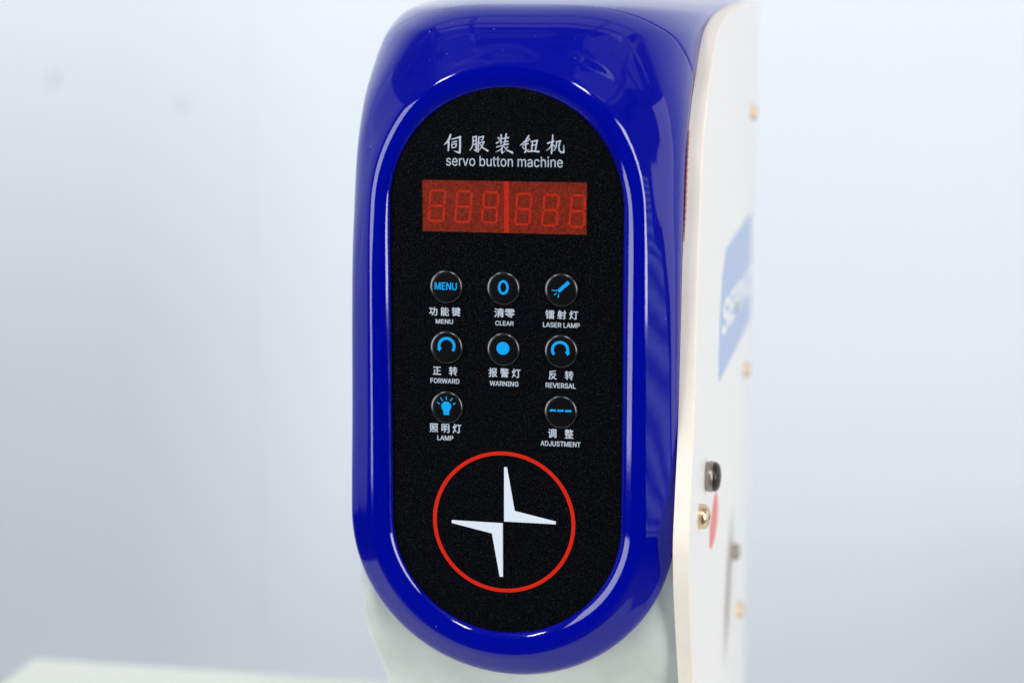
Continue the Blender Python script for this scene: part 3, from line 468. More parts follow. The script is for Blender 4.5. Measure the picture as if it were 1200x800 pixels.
# outlines of the sans-serif lettering (closed polygons, x y x y ...)
GLYPHS = {"servo button machine":[[109,-5,94,-4,80,-2,67,2,56,7,46,14,37,23,30,33,25,44,21,57,56,64,60,52,66,43,74,36,84,31,96,28,109,27,124,28,136,32,147,37,155,45,159,53,161,62,160,69,157,76,152,81,146,86,137,90,127,93,90,102,71,108,55,115,43,125,35,136,30,149,28,164,29,177,33,188,39,199,47,208,57,216,69,222,82,227,97,230,112,231,127,230,140,227,152,223,163,218,172,211,179,204,186,195,191,185,194,174,161,166,157,175,152,182,146,189,137,195,126,198,112,200,100,198,88,195,79,190,71,183,67,175,65,166,66,158,69,152,74,146,82,141,91,137,103,134,138,126,157,120,172,112,184,103,192,92,197,79,199,64,197,51,194,39,187,28,179,19,168,11,156,4,142,-1,126,-4],[346,-5,325,-3,306,2,289,10,274,21,262,35,252,51,245,69,241,90,239,112,241,134,245,155,252,174,262,190,274,204,288,216,304,224,322,229,342,231,354,230,367,228,378,224,390,219,401,213,411,205,419,195,427,183,433,169,438,154,441,136,442,116,442,102,264,102,264,133,422,133,405,121,404,136,402,149,398,161,392,172,385,181,377,188,366,194,355,197,342,198,329,197,317,194,307,188,298,181,290,172,284,162,280,151,277,139,277,127,277,107,278,91,280,76,285,64,292,53,300,44,310,37,321,32,333,29,346,28,355,28,364,29,371,32,378,35,385,39,390,44,395,49,399,56,402,63,438,54,434,43,428,33,420,24,411,15,400,8,388,3,375,-2,361,-4],[493,0,493,228,528,228,528,193,531,193,536,203,543,213,553,220,564,226,576,230,589,231,599,231,607,230,607,193,599,195,585,195,575,195,566,192,557,189,549,184,542,178,537,170,533,162,530,152,530,142,530,0],[714,0,627,228,667,228,716,93,729,52,740,12,727,12,738,52,751,93,800,228,840,228,753,0],[975,-5,955,-3,937,2,920,10,906,21,894,35,884,51,877,70,872,90,871,112,872,135,877,156,884,175,894,191,906,205,920,216,937,224,955,229,975,231,995,229,1013,224,1029,216,1044,205,1056,191,1066,175,1073,156,1077,135,1079,112,1077,90,1073,70,1066,51,1056,35,1044,21,1029,10,1013,2,995,-3],[975,28,989,29,1002,33,1012,40,1022,48,1029,58,1035,70,1039,84,1041,98,1042,112,1041,127,1039,142,1035,155,1029,167,1022,177,1012,186,1002,193,989,197,975,198,961,197,948,193,937,186,928,177,921,167,915,155,911,142,909,127,908,112,909,98,911,84,915,70,921,58,928,48,937,40,948,33,961,29],[1350,-5,1337,-4,1325,-2,1316,2,1307,7,1300,13,1295,19,1283,35,1279,35,1279,0,1244,0,1244,305,1280,305,1280,192,1283,192,1295,207,1300,213,1307,219,1315,224,1325,228,1336,230,1350,231,1368,229,1385,224,1400,216,1413,205,1425,192,1434,176,1441,157,1445,136,1446,113,1445,90,1441,69,1434,51,1425,34,1414,21,1400,10,1385,2,1368,-3],[1344,28,1358,29,1369,33,1380,39,1389,48,1396,58,1402,70,1406,83,1408,98,1409,114,1408,129,1406,143,1402,157,1396,169,1389,179,1380,187,1370,193,1358,197,1344,198,1331,197,1319,193,1309,187,1300,179,1293,169,1287,158,1283,144,1281,130,1280,114,1281,97,1283,83,1287,69,1293,57,1300,47,1309,39,1319,33,1331,29],[1576,-3,1561,-2,1548,1,1536,6,1525,14,1516,23,1508,35,1503,49,1499,65,1498,83,1498,228,1535,228,1535,86,1536,70,1541,56,1549,45,1559,37,1572,32,1587,30,1597,31,1607,33,1616,37,1624,43,1631,50,1637,58,1641,68,1643,79,1644,92,1644,228,1681,228,1681,0,1646,0,1646,55,1651,55,1643,36,1633,21,1621,10,1607,3,1592,-2],[1835,228,1835,196,1717,196,1717,228],[1752,283,1788,283,1788,59,1789,50,1791,42,1794,37,1799,33,1806,31,1815,30,1824,31,1834,32,1841,1,1828,-2,1814,-2,1796,-1,1780,4,1768,13,1759,24,1753,39,1752,56],[1971,228,1971,196,1853,196,1853,228],[1888,283,1925,283,1925,59,1925,50,1927,42,1931,37,1936,33,1943,31,1951,30,1960,31,1970,32,1977,1,1964,-2,1950,-2,1932,-1,1917,4,1904,13,1895,24,1890,39,1888,56],[2110,-5,2090,-3,2072,2,2056,10,2041,21,2029,35,2019,51,2012,70,2008,90,2006,112,2008,135,2012,156,2019,175,2029,191,2041,205,2056,216,2072,224,2090,229,2110,231,2130,229,2148,224,2165,216,2179,205,2191,191,2201,175,2208,156,2213,135,2214,112,2213,90,2208,70,2201,51,2191,35,2179,21,2165,10,2148,2,2130,-3],[2110,28,2124,29,2137,33,2148,40,2157,48,2164,58,2170,70,2174,84,2176,98,2177,112,2176,127,2174,142,2170,155,2164,167,2157,177,2148,186,2137,193,2124,197,2110,198,2096,197,2083,193,2073,186,2064,177,2056,167,2051,155,2047,142,2044,127,2043,112,2044,98,2047,84,2051,70,2056,58,2064,48,2073,40,2083,33,2096,29],[2303,136,2303,0,2266,0,2266,228,2302,228,2302,172,2296,172,2304,191,2314,206,2326,217,2340,225,2355,229,2371,231,2386,230,2399,226,2412,221,2422,214,2432,204,2439,192,2445,179,2448,163,2449,144,2449,0,2412,0,2412,141,2411,158,2406,171,2398,183,2388,191,2376,196,2361,197,2350,197,2340,194,2331,190,2323,185,2316,178,2310,170,2306,160,2304,149],[2625,0,2625,228,2660,228,2661,177,2658,177,2661,189,2666,199,2673,208,2680,215,2688,221,2696,226,2706,229,2715,231,2725,232,2740,230,2754,225,2766,216,2775,205,2781,192,2786,177,2781,177,2784,187,2789,197,2795,206,2803,213,2812,220,2822,225,2832,229,2843,231,2855,232,2868,231,2880,228,2891,223,2902,216,2910,208,2918,197,2923,184,2926,170,2927,153,2927,0,2891,0,2891,152,2889,167,2884,179,2877,188,2867,194,2856,197,2844,198,2835,198,2826,195,2818,192,2811,187,2805,181,2800,174,2797,166,2795,158,2794,148,2794,0,2758,0,2758,156,2756,168,2752,178,2745,187,2736,193,2725,197,2713,198,2704,198,2696,196,2688,192,2680,187,2674,181,2669,174,2665,165,2662,154,2661,143,2661,0],[3055,-5,3041,-4,3028,-2,3016,3,3005,9,2995,17,2988,27,2982,38,2978,51,2977,65,2978,77,2981,88,2985,97,2991,104,2998,111,3006,116,3014,120,3024,124,3034,126,3066,132,3099,136,3118,141,3124,153,3124,154,3124,163,3122,171,3119,178,3115,184,3110,189,3103,193,3095,196,3086,198,3076,198,3066,198,3057,196,3049,193,3030,180,3019,164,2984,175,2990,188,2997,199,3006,208,3016,215,3027,221,3039,225,3051,228,3063,230,3075,231,3102,228,3112,225,3121,221,3130,216,3139,210,3146,202,3152,192,3157,181,3160,167,3161,151,3161,0,3125,0,3125,31,3122,31,3110,15,3104,9,3097,5,3088,1,3078,-3,3067,-4],[3061,27,3074,28,3086,31,3096,35,3104,41,3111,48,3117,56,3121,65,3124,73,3124,83,3124,114,3115,109,3098,105,3079,103,3064,101,3040,95,3032,92,3026,88,3021,84,3017,78,3015,71,3014,63,3015,56,3017,49,3020,43,3025,38,3030,34,3037,31,3044,29,3052,28],[3317,-5,3297,-3,3279,2,3263,10,3248,21,3236,35,3226,51,3219,70,3214,90,3213,112,3214,135,3219,156,3226,175,3236,191,3248,205,3263,216,3279,224,3297,229,3317,231,3328,230,3338,229,3349,226,3358,223,3367,219,3376,214,3383,208,3390,201,3396,193,3402,185,3406,176,3409,166,3374,157,3367,174,3354,186,3338,195,3317,198,3303,197,3290,193,3280,186,3271,177,3263,167,3258,155,3254,142,3251,127,3250,112,3251,98,3254,84,3258,70,3263,58,3271,48,3280,40,3290,33,3303,29,3317,28,3338,31,3355,40,3367,53,3375,70,3410,61,3407,51,3403,42,3397,34,3391,26,3384,19,3376,13,3368,7,3359,3,3349,0,3339,-3,3328,-4],[3498,136,3498,0,3462,0,3462,305,3498,305,3498,172,3491,172,3499,191,3509,206,3521,217,3535,225,3550,229,3566,231,3581,230,3595,226,3607,221,3618,214,3627,204,3634,192,3640,179,3643,163,3644,144,3644,0,3608,0,3608,141,3606,158,3601,171,3594,183,3583,191,3571,196,3556,197,3545,197,3536,194,3526,190,3518,185,3511,178,3506,170,3502,160,3499,149],[3708,0,3708,228,3744,228,3744,0],[3726,266,3720,266,3714,269,3708,273,3704,278,3702,283,3701,290,3702,296,3704,302,3708,307,3714,311,3720,313,3726,314,3733,313,3739,311,3744,307,3748,302,3751,296,3752,290,3751,283,3748,278,3744,273,3739,269,3733,266],[3844,136,3844,0,3808,0,3808,228,3843,228,3843,172,3837,172,3845,191,3855,206,3867,217,3881,225,3896,229,3912,231,3927,230,3941,226,3953,221,3964,214,3973,204,3980,192,3986,179,3989,163,3990,144,3990,0,3954,0,3954,141,3952,158,3947,171,3940,183,3929,191,3917,196,3902,197,3891,197,3882,194,3872,190,3864,185,3857,178,3852,170,3848,160,3845,149],[4149,-5,4128,-3,4109,2,4092,10,4077,21,4065,35,4055,51,4048,69,4044,90,4042,112,4044,134,4048,155,4055,174,4065,190,4077,204,4091,216,4107,224,4125,229,4145,231,4157,230,4169,228,4181,224,4193,219,4203,213,4213,205,4222,195,4230,183,4236,169,4241,154,4244,136,4244,116,4244,102,4067,102,4067,133,4225,133,4208,121,4207,136,4204,149,4200,161,4195,172,4188,181,4179,188,4169,194,4158,197,4145,198,4132,197,4120,194,4110,188,4101,181,4093,172,4087,162,4083,151,4080,139,4079,127,4079,107,4080,91,4083,76,4088,64,4095,53,4103,44,4112,37,4123,32,4136,29,4149,28,4158,28,4166,29,4174,32,4181,35,4187,39,4193,44,4198,49,4202,56,4205,63,4241,54,4236,43,4231,33,4223,24,4214,15,4203,8,4191,3,4178,-2,4164,-4]],"MENU":[[36,0,36,305,91,305,166,112,172,95,180,74,187,50,193,29,184,29,191,50,198,73,205,95,211,112,286,305,341,305,341,0,303,0,303,175,303,196,303,221,304,248,304,274,308,274,299,246,289,218,280,193,273,175,205,0,172,0,102,175,95,193,87,217,77,245,67,274,71,274,72,250,73,223,73,197,73,175,73,0],[413,0,413,305,600,305,600,271,452,271,452,171,590,171,590,137,452,137,452,34,602,34,602,0],[664,0,664,305,710,305,834,110,846,90,861,64,876,33,871,32,868,65,868,94,867,117,867,305,906,305,906,0,860,0,749,174,734,198,717,229,693,271,700,272,701,230,703,197,703,175,703,0],[1097,-5,1074,-3,1053,1,1034,9,1018,20,1004,33,993,48,985,65,980,84,978,104,978,305,1017,305,1017,107,1018,93,1021,80,1026,68,1034,57,1043,48,1054,41,1067,35,1081,32,1097,31,1113,32,1128,35,1140,41,1152,48,1161,57,1168,68,1173,80,1177,93,1178,107,1178,305,1216,305,1216,104,1215,84,1210,65,1202,48,1190,33,1177,20,1160,9,1141,1,1120,-3]],"CLEAR":[[160,-4,135,-2,112,4,90,15,71,29,55,48,42,69,32,94,26,122,24,152,26,183,32,211,42,236,55,258,71,276,90,290,112,301,135,307,160,309,176,309,190,306,204,303,217,297,230,291,241,283,252,273,261,263,269,251,275,238,280,224,284,209,245,209,242,219,238,228,234,237,228,244,222,251,214,257,207,262,198,266,189,269,180,272,170,273,160,273,142,272,126,267,110,259,96,248,85,235,75,218,68,199,64,177,62,152,64,128,68,106,75,87,85,70,97,57,110,46,126,38,142,33,160,32,170,32,180,34,189,36,198,39,207,43,214,48,222,54,228,61,234,69,238,77,242,86,245,96,284,96,280,81,275,67,269,54,261,43,252,32,241,23,230,15,218,8,204,3,190,-1,176,-3],[342,0,342,305,381,305,381,34,523,34,523,0],[578,0,578,305,765,305,765,271,617,271,617,171,755,171,755,137,617,137,617,34,767,34,767,0],[803,0,914,305,959,305,1071,0,1030,0,965,181,951,223,932,287,940,287,921,223,907,181,844,0],[859,85,859,119,1015,119,1015,85],[1117,0,1117,305,1222,305,1244,304,1264,300,1281,293,1295,284,1306,273,1315,260,1321,245,1325,229,1326,211,1325,194,1321,178,1315,163,1306,150,1295,139,1281,130,1264,124,1244,120,1222,119,1139,119,1139,153,1221,153,1236,154,1249,156,1259,160,1268,165,1276,172,1281,180,1285,190,1287,200,1288,211,1287,223,1285,233,1281,243,1276,251,1268,258,1259,264,1248,268,1235,270,1220,271,1156,271,1156,0],[1293,0,1219,137,1262,137,1337,0]],"LASER LAMP":[[36,0,36,305,75,305,75,34,217,34,217,0],[246,0,357,305,402,305,514,0,473,0,408,181,394,223,375,287,383,287,364,223,350,181,287,0],[302,85,302,119,458,119,458,85],[658,-5,637,-4,617,-1,600,6,585,14,572,24,562,36,554,50,549,65,547,82,586,82,588,71,592,61,598,53,605,46,614,40,623,35,634,32,646,30,658,29,671,30,684,32,695,36,705,41,714,48,721,55,727,64,730,73,731,84,730,93,727,101,723,107,717,113,710,118,701,123,670,133,634,144,610,152,591,162,575,174,564,188,557,204,555,223,556,240,561,255,569,269,579,281,591,291,606,299,623,305,641,308,660,309,679,308,697,305,713,299,728,291,740,281,750,269,757,256,762,242,764,227,726,227,723,241,716,253,705,262,691,269,676,274,659,275,646,274,634,272,624,269,615,264,607,258,601,251,596,243,594,235,593,225,594,216,597,207,602,200,609,194,617,189,625,185,651,176,682,168,711,158,720,154,730,149,739,143,747,136,754,128,760,119,765,108,768,96,769,83,767,67,763,52,755,38,745,26,733,15,718,6,700,0,680,-4],[828,0,828,305,1015,305,1015,271,866,271,866,171,1005,171,1005,137,866,137,866,34,1017,34,1017,0],[1079,0,1079,305,1184,305,1206,304,1226,300,1243,293,1257,284,1268,273,1277,260,1283,245,1287,229,1288,211,1287,194,1283,178,1277,163,1268,150,1257,139,1242,130,1226,124,1206,120,1184,119,1100,119,1100,153,1183,153,1198,154,1210,156,1221,160,1230,165,1237,172,1243,180,1247,190,1249,200,1250,211,1249,223,1247,233,1243,243,1237,251,1230,258,1221,264,1210,268,1197,270,1182,271,1117,271,1117,0],[1254,0,1181,137,1224,137,1299,0],[1461,0,1461,305,1499,305,1499,34,1641,34,1641,0],[1670,0,1781,305,1826,305,1938,0,1898,0,1833,181,1819,223,1800,287,1808,287,1788,223,1775,181,1712,0],[1726,85,1726,119,1882,119,1882,85],[1984,0,1984,305,2039,305,2115,112,2121,95,2128,74,2135,50,2141,29,2133,29,2139,50,2146,73,2154,95,2160,112,2234,305,2289,305,2289,0,2251,0,2251,175,2251,196,2251,221,2252,248,2253,274,2256,274,2247,246,2237,218,2229,193,2222,175,2153,0,2120,0,2051,175,2044,193,2035,217,2026,245,2016,274,2020,274,2020,250,2021,223,2021,197,2021,175,2021,0],[2361,0,2361,305,2466,305,2489,304,2508,300,2525,292,2539,283,2550,271,2559,258,2565,243,2569,226,2570,209,2569,191,2565,175,2559,159,2550,146,2539,134,2525,124,2508,117,2489,113,2466,111,2391,111,2391,145,2465,145,2480,146,2493,149,2503,154,2512,160,2520,167,2525,176,2529,186,2531,197,2532,209,2531,220,2529,231,2525,241,2520,250,2512,257,2503,263,2492,268,2479,270,2465,271,2400,271,2400,0]],"FORWARD":[[36,0,36,305,221,305,221,271,75,271,75,167,208,167,208,133,75,133,75,0],[406,-4,381,-2,358,4,336,15,317,29,301,48,288,69,278,94,272,122,270,152,272,183,278,211,288,236,301,258,317,276,336,290,358,301,381,307,406,309,431,307,455,301,476,290,495,276,511,258,524,236,534,211,540,183,542,152,540,122,534,94,524,69,511,48,495,29,476,15,455,4,431,-2],[406,32,424,33,440,38,456,46,469,56,481,70,491,86,498,106,503,128,504,152,503,177,498,199,491,219,481,235,469,249,456,260,440,267,424,272,406,273,388,272,372,267,357,260,343,249,331,235,321,219,314,199,310,177,308,152,310,128,314,106,321,87,331,70,343,56,357,46,372,38,388,33],[602,0,602,305,708,305,730,304,749,300,766,293,780,284,791,273,800,260,807,245,810,229,812,211,810,194,807,178,800,163,791,150,780,139,766,130,749,124,730,120,708,119,624,119,624,153,706,153,721,154,734,156,745,160,754,165,761,172,766,180,770,190,772,200,773,211,772,223,770,233,766,243,761,251,754,258,745,264,734,268,721,270,706,271,641,271,641,0],[778,0,704,137,748,137,823,0],[928,0,845,305,885,305,933,118,941,87,947,56,954,24,949,24,955,56,962,87,970,118,1019,305,1063,305,1112,118,1120,87,1127,56,1134,24,1128,24,1135,56,1142,87,1149,118,1197,305,1237,305,1153,0,1109,0,1056,194,1046,235,1037,285,1045,285,1036,237,1026,194,974,0],[1257,0,1368,305,1413,305,1525,0,1484,0,1419,181,1406,223,1386,287,1394,287,1375,223,1361,181,1298,0],[1313,85,1313,119,1469,119,1469,85],[1571,0,1571,305,1676,305,1699,304,1718,300,1735,293,1749,284,1760,273,1769,260,1775,245,1779,229,1781,211,1779,194,1775,178,1769,163,1760,150,1749,139,1735,130,1718,124,1699,120,1676,119,1593,119,1593,153,1675,153,1690,154,1703,156,1714,160,1723,165,1730,172,1735,180,1739,190,1741,200,1742,211,1741,223,1739,233,1735,243,1730,251,1722,258,1713,264,1703,268,1690,270,1675,271,1610,271,1610,0],[1747,0,1673,137,1717,137,1792,0],[1936,0,1862,0,1862,34,1933,34,1957,36,1977,41,1995,48,2010,59,2022,73,2032,89,2038,108,2042,130,2044,153,2042,177,2038,198,2032,216,2022,233,2011,246,1996,257,1979,265,1959,269,1937,271,1860,271,1860,305,1940,305,1968,303,1993,297,2016,287,2035,273,2051,256,2064,235,2074,210,2079,183,2081,153,2079,123,2074,96,2064,71,2051,50,2035,32,2015,18,1991,8,1965,2],[1879,305,1879,0,1840,0,1840,305]],"WARNING":[[93,0,10,305,49,305,98,118,105,87,112,56,118,24,113,24,120,56,127,87,134,118,184,305,228,305,277,118,285,87,292,56,298,24,293,24,299,56,306,87,314,118,362,305,402,305,318,0,273,0,221,194,211,235,202,285,210,285,201,237,191,194,138,0],[422,0,533,305,577,305,690,0,649,0,584,181,570,223,551,287,559,287,539,223,526,181,463,0],[478,85,478,119,634,119,634,85],[736,0,736,305,841,305,863,304,883,300,899,293,913,284,925,273,934,260,940,245,944,229,945,211,944,194,940,178,934,163,925,150,913,139,899,130,883,124,863,120,841,119,757,119,757,153,840,153,855,154,867,156,878,160,887,165,894,172,900,180,904,190,906,200,907,211,906,223,904,233,900,243,894,251,887,258,878,264,867,268,854,270,839,271,774,271,774,0],[911,0,838,137,881,137,956,0],[1005,0,1005,305,1051,305,1175,110,1187,90,1201,64,1217,33,1212,32,1209,65,1208,94,1208,117,1208,305,1247,305,1247,0,1201,0,1090,174,1075,198,1058,229,1033,271,1040,272,1042,230,1043,197,1044,175,1044,0],[1302,0,1302,34,1354,34,1354,271,1302,271,1302,305,1445,305,1445,271,1393,271,1393,34,1445,34,1445,0],[1499,0,1499,305,1545,305,1669,110,1681,90,1696,64,1712,33,1706,32,1704,65,1703,94,1702,117,1702,305,1741,305,1741,0,1695,0,1584,174,1570,198,1552,229,1528,271,1535,272,1537,230,1538,197,1538,175,1538,0],[1938,-4,1912,-2,1889,4,1867,15,1848,30,1832,48,1819,69,1809,94,1803,122,1801,152,1803,183,1809,211,1819,236,1832,258,1848,276,1867,290,1888,301,1911,307,1936,309,1952,309,1967,306,1981,302,1995,297,2008,290,2019,282,2030,272,2039,261,2047,250,2053,237,2058,224,2062,209,2022,209,2019,219,2014,228,2010,236,2004,243,1998,250,1991,256,1983,261,1975,266,1966,269,1957,272,1947,273,1936,273,1919,272,1902,267,1887,259,1873,249,1862,235,1852,218,1845,199,1841,177,1839,152,1841,128,1845,106,1852,87,1862,70,1874,57,1888,46,1903,38,1920,33,1938,32,1955,33,1970,37,1984,43,1996,51,2007,61,2015,74,2021,88,2025,104,2026,121,2038,119,1947,119,1947,153,2064,153,2064,120,2062,96,2057,74,2048,54,2036,37,2021,23,2003,11,1983,3,1962,-2]],"REVERSAL":[[36,0,36,305,142,305,164,304,183,300,200,293,214,284,225,273,234,260,241,245,244,229,246,211,244,194,241,178,234,163,225,150,214,139,200,130,183,124,164,120,142,119,58,119,58,153,140,153,155,154,168,156,179,160,188,165,195,172,200,180,204,190,206,200,207,211,206,223,204,233,200,243,195,251,188,258,179,264,168,268,155,270,140,271,75,271,75,0],[212,0,138,137,182,137,257,0],[305,0,305,305,493,305,493,271,344,271,344,171,483,171,483,137,344,137,344,34,495,34,495,0],[643,0,530,305,571,305,636,124,650,82,669,18,661,18,681,83,694,124,757,305,798,305,687,0],[844,0,844,305,1032,305,1032,271,883,271,883,171,1022,171,1022,137,883,137,883,34,1033,34,1033,0],[1096,0,1096,305,1201,305,1223,304,1243,300,1259,293,1273,284,1285,273,1294,260,1300,245,1304,229,1305,211,1304,194,1300,178,1294,163,1285,150,1273,139,1259,130,1242,124,1223,120,1201,119,1117,119,1117,153,1200,153,1214,154,1227,156,1238,160,1247,165,1254,172,1260,180,1264,190,1266,200,1267,211,1266,223,1264,233,1260,243,1254,251,1247,258,1238,264,1227,268,1214,270,1199,271,1134,271,1134,0],[1271,0,1198,137,1241,137,1316,0],[1463,-5,1442,-4,1423,-1,1405,6,1390,14,1378,24,1367,36,1359,50,1354,65,1352,82,1392,82,1393,71,1397,61,1403,53,1410,46,1419,40,1429,35,1440,32,1451,30,1463,29,1476,30,1489,32,1500,36,1511,41,1519,48,1527,55,1532,64,1535,73,1536,84,1535,93,1533,101,1528,107,1522,113,1515,118,1506,123,1476,133,1439,144,1416,152,1396,162,1381,174,1369,188,1362,204,1360,223,1362,240,1366,255,1374,269,1384,281,1397,291,1411,299,1428,305,1446,308,1465,309,1484,308,1502,305,1519,299,1533,291,1545,281,1555,269,1563,256,1567,242,1569,227,1531,227,1528,241,1521,253,1510,262,1497,269,1481,274,1464,275,1451,274,1440,272,1429,269,1420,264,1412,258,1406,251,1402,243,1399,235,1398,225,1399,216,1402,207,1407,200,1414,194,1422,189,1430,185,1456,176,1487,168,1516,158,1526,154,1535,149,1544,143,1552,136,1559,128,1566,119,1570,108,1573,96,1574,83,1572,67,1568,52,1561,38,1551,26,1538,15,1523,6,1505,0,1485,-4],[1607,0,1718,305,1763,305,1875,0,1834,0,1769,181,1755,223,1736,287,1744,287,1725,223,1711,181,1648,0],[1663,85,1663,119,1819,119,1819,85],[1921,0,1921,305,1959,305,1959,34,2101,34,2101,0]],"LAMP":[[36,0,36,305,75,305,75,34,217,34,217,0],[246,0,357,305,402,305,514,0,473,0,408,181,394,223,375,287,383,287,364,223,350,181,287,0],[302,85,302,119,458,119,458,85],[560,0,560,305,615,305,690,112,696,95,703,74,710,50,717,29,708,29,714,50,722,73,729,95,735,112,809,305,864,305,864,0,826,0,826,175,826,196,827,221,827,248,828,274,831,274,822,246,813,218,804,193,797,175,729,0,695,0,626,175,619,193,611,217,601,245,591,274,595,274,596,250,596,223,597,197,597,175,597,0],[937,0,937,305,1042,305,1064,304,1083,300,1100,292,1114,283,1125,271,1134,258,1141,243,1144,226,1146,209,1144,191,1141,175,1134,159,1125,146,1114,134,1100,124,1083,117,1064,113,1042,111,966,111,966,145,1040,145,1055,146,1068,149,1079,154,1088,160,1095,167,1100,176,1104,186,1106,197,1107,209,1106,220,1104,231,1100,241,1095,250,1088,257,1079,263,1068,268,1055,270,1040,271,975,271,975,0]],"ADJUSTMENT":[[10,0,121,305,166,305,278,0,237,0,172,181,158,223,139,287,147,287,128,223,114,181,51,0],[66,85,66,119,222,119,222,85],[419,0,345,0,345,34,417,34,440,36,461,41,479,48,494,59,506,73,515,89,522,108,526,130,527,153,526,177,522,198,515,216,506,233,494,246,480,257,462,265,443,269,420,271,344,271,344,305,423,305,451,303,477,297,499,287,519,273,535,256,548,235,557,210,563,183,565,153,563,123,557,96,548,71,535,50,518,32,498,18,475,8,449,2],[363,305,363,0,324,0,324,305],[700,-4,675,-1,653,6,634,20,620,38,612,60,609,87,609,104,648,104,648,87,649,70,654,56,662,45,673,36,685,32,700,30,715,32,727,36,738,45,746,56,751,70,752,87,752,305,791,305,791,87,788,60,780,38,766,20,747,6,725,-1],[982,-5,959,-3,938,1,919,9,903,20,889,33,878,48,870,65,865,84,863,104,863,305,902,305,902,107,903,93,906,80,911,68,919,57,928,48,939,41,952,35,966,32,982,31,998,32,1013,35,1025,41,1036,48,1046,57,1053,68,1058,80,1061,93,1063,107,1063,305,1101,305,1101,104,1100,84,1095,65,1087,48,1075,33,1062,20,1045,9,1026,1,1005,-3],[1271,-5,1250,-4,1231,-1,1214,6,1199,14,1186,24,1176,36,1168,50,1163,65,1160,82,1200,82,1202,71,1206,61,1211,53,1219,46,1227,40,1237,35,1248,32,1259,30,1271,29,1285,30,1297,32,1309,36,1319,41,1328,48,1335,55,1340,64,1344,73,1345,84,1344,93,1341,101,1337,107,1331,113,1323,118,1315,123,1284,133,1248,144,1224,152,1205,162,1189,174,1178,188,1171,204,1168,223,1170,240,1175,255,1182,269,1193,281,1205,291,1220,299,1236,305,1254,308,1274,309,1293,308,1311,305,1327,299,1341,291,1354,281,1364,269,1371,256,1376,242,1378,227,1340,227,1336,241,1329,253,1319,262,1305,269,1290,274,1272,275,1260,274,1248,272,1238,269,1228,264,1221,258,1215,251,1210,243,1207,235,1206,225,1207,216,1211,207,1216,200,1223,194,1230,189,1239,185,1265,176,1296,168,1324,158,1334,154,1343,149,1353,143,1361,136,1368,128,1374,119,1379,108,1381,96,1382,83,1381,67,1376,52,1369,38,1359,26,1347,15,1331,6,1314,0,1294,-4],[1424,271,1424,305,1655,305,1655,271,1559,271,1559,0,1521,0,1521,271],[1710,0,1710,305,1765,305,1841,112,1847,95,1854,74,1861,50,1867,29,1859,29,1865,50,1872,73,1880,95,1886,112,1960,305,2015,305,2015,0,1977,0,1977,175,1977,196,1978,221,1978,248,1979,274,1982,274,1973,246,1964,218,1955,193,1948,175,1879,0,1846,0,1777,175,1770,193,1761,217,1752,245,1742,274,1746,274,1746,250,1747,223,1747,197,1748,175,1748,0],[2087,0,2087,305,2275,305,2275,271,2126,271,2126,171,2265,171,2265,137,2126,137,2126,34,2276,34,2276,0],[2339,0,2339,305,2384,305,2508,110,2520,90,2535,64,2551,33,2545,32,2543,65,2542,94,2542,117,2542,305,2580,305,2580,0,2535,0,2424,174,2409,198,2391,229,2367,271,2374,272,2376,230,2377,197,2377,175,2377,0],[2636,271,2636,305,2867,305,2867,271,2771,271,2771,0,2732,0,2732,271]],"SERVO":[[134,-5,113,-4,94,-1,77,6,61,14,49,24,38,36,30,50,25,65,23,82,63,82,65,71,68,61,74,53,81,46,90,40,100,35,111,32,122,30,134,29,148,30,160,32,172,36,182,41,190,48,198,55,203,64,206,73,207,84,206,93,204,101,199,107,193,113,186,118,178,123,147,133,110,144,87,152,67,162,52,174,40,188,33,204,31,223,33,240,37,255,45,269,55,281,68,291,83,299,99,305,117,308,136,309,156,308,173,305,190,299,204,291,216,281,226,269,234,256,239,242,240,227,202,227,199,241,192,253,181,262,168,269,152,274,135,275,122,274,111,272,100,269,91,264,83,258,77,251,73,243,70,235,69,225,70,216,73,207,79,200,85,194,93,189,102,185,127,176,159,168,187,158,197,154,206,149,215,143,223,136,231,128,237,119,241,108,244,96,245,83,244,67,239,52,232,38,222,26,209,15,194,6,176,0,156,-4],[304,0,304,305,491,305,491,271,343,271,343,171,481,171,481,137,343,137,343,34,493,34,493,0],[555,0,555,305,661,305,683,304,702,300,719,293,733,284,744,273,753,260,760,245,763,229,765,211,763,194,760,178,753,163,744,150,733,139,719,130,702,124,683,120,661,119,577,119,577,153,659,153,674,154,687,156,698,160,707,165,714,172,719,180,723,190,725,200,726,211,725,223,723,233,719,243,714,251,707,258,698,264,687,268,674,270,659,271,594,271,594,0],[731,0,657,137,701,137,776,0],[911,0,798,305,839,305,904,124,918,82,937,18,929,18,949,83,962,124,1025,305,1066,305,955,0],[1236,-4,1211,-2,1188,4,1167,15,1148,29,1131,48,1118,69,1108,94,1102,122,1100,152,1102,183,1108,211,1118,236,1131,258,1148,276,1167,290,1188,301,1211,307,1236,309,1262,307,1285,301,1306,290,1325,276,1341,258,1355,236,1364,211,1370,183,1372,152,1370,122,1364,94,1355,69,1341,48,1325,29,1306,15,1285,4,1262,-2],[1236,32,1254,33,1271,38,1286,46,1300,56,1312,70,1321,86,1329,106,1333,128,1334,152,1333,177,1329,199,1321,219,1312,235,1300,249,1286,260,1271,267,1254,272,1236,273,1219,272,1202,267,1187,260,1173,249,1161,235,1151,219,1144,199,1140,177,1138,152,1140,128,1144,106,1151,87,1161,70,1173,56,1187,46,1202,38,1219,33]]}

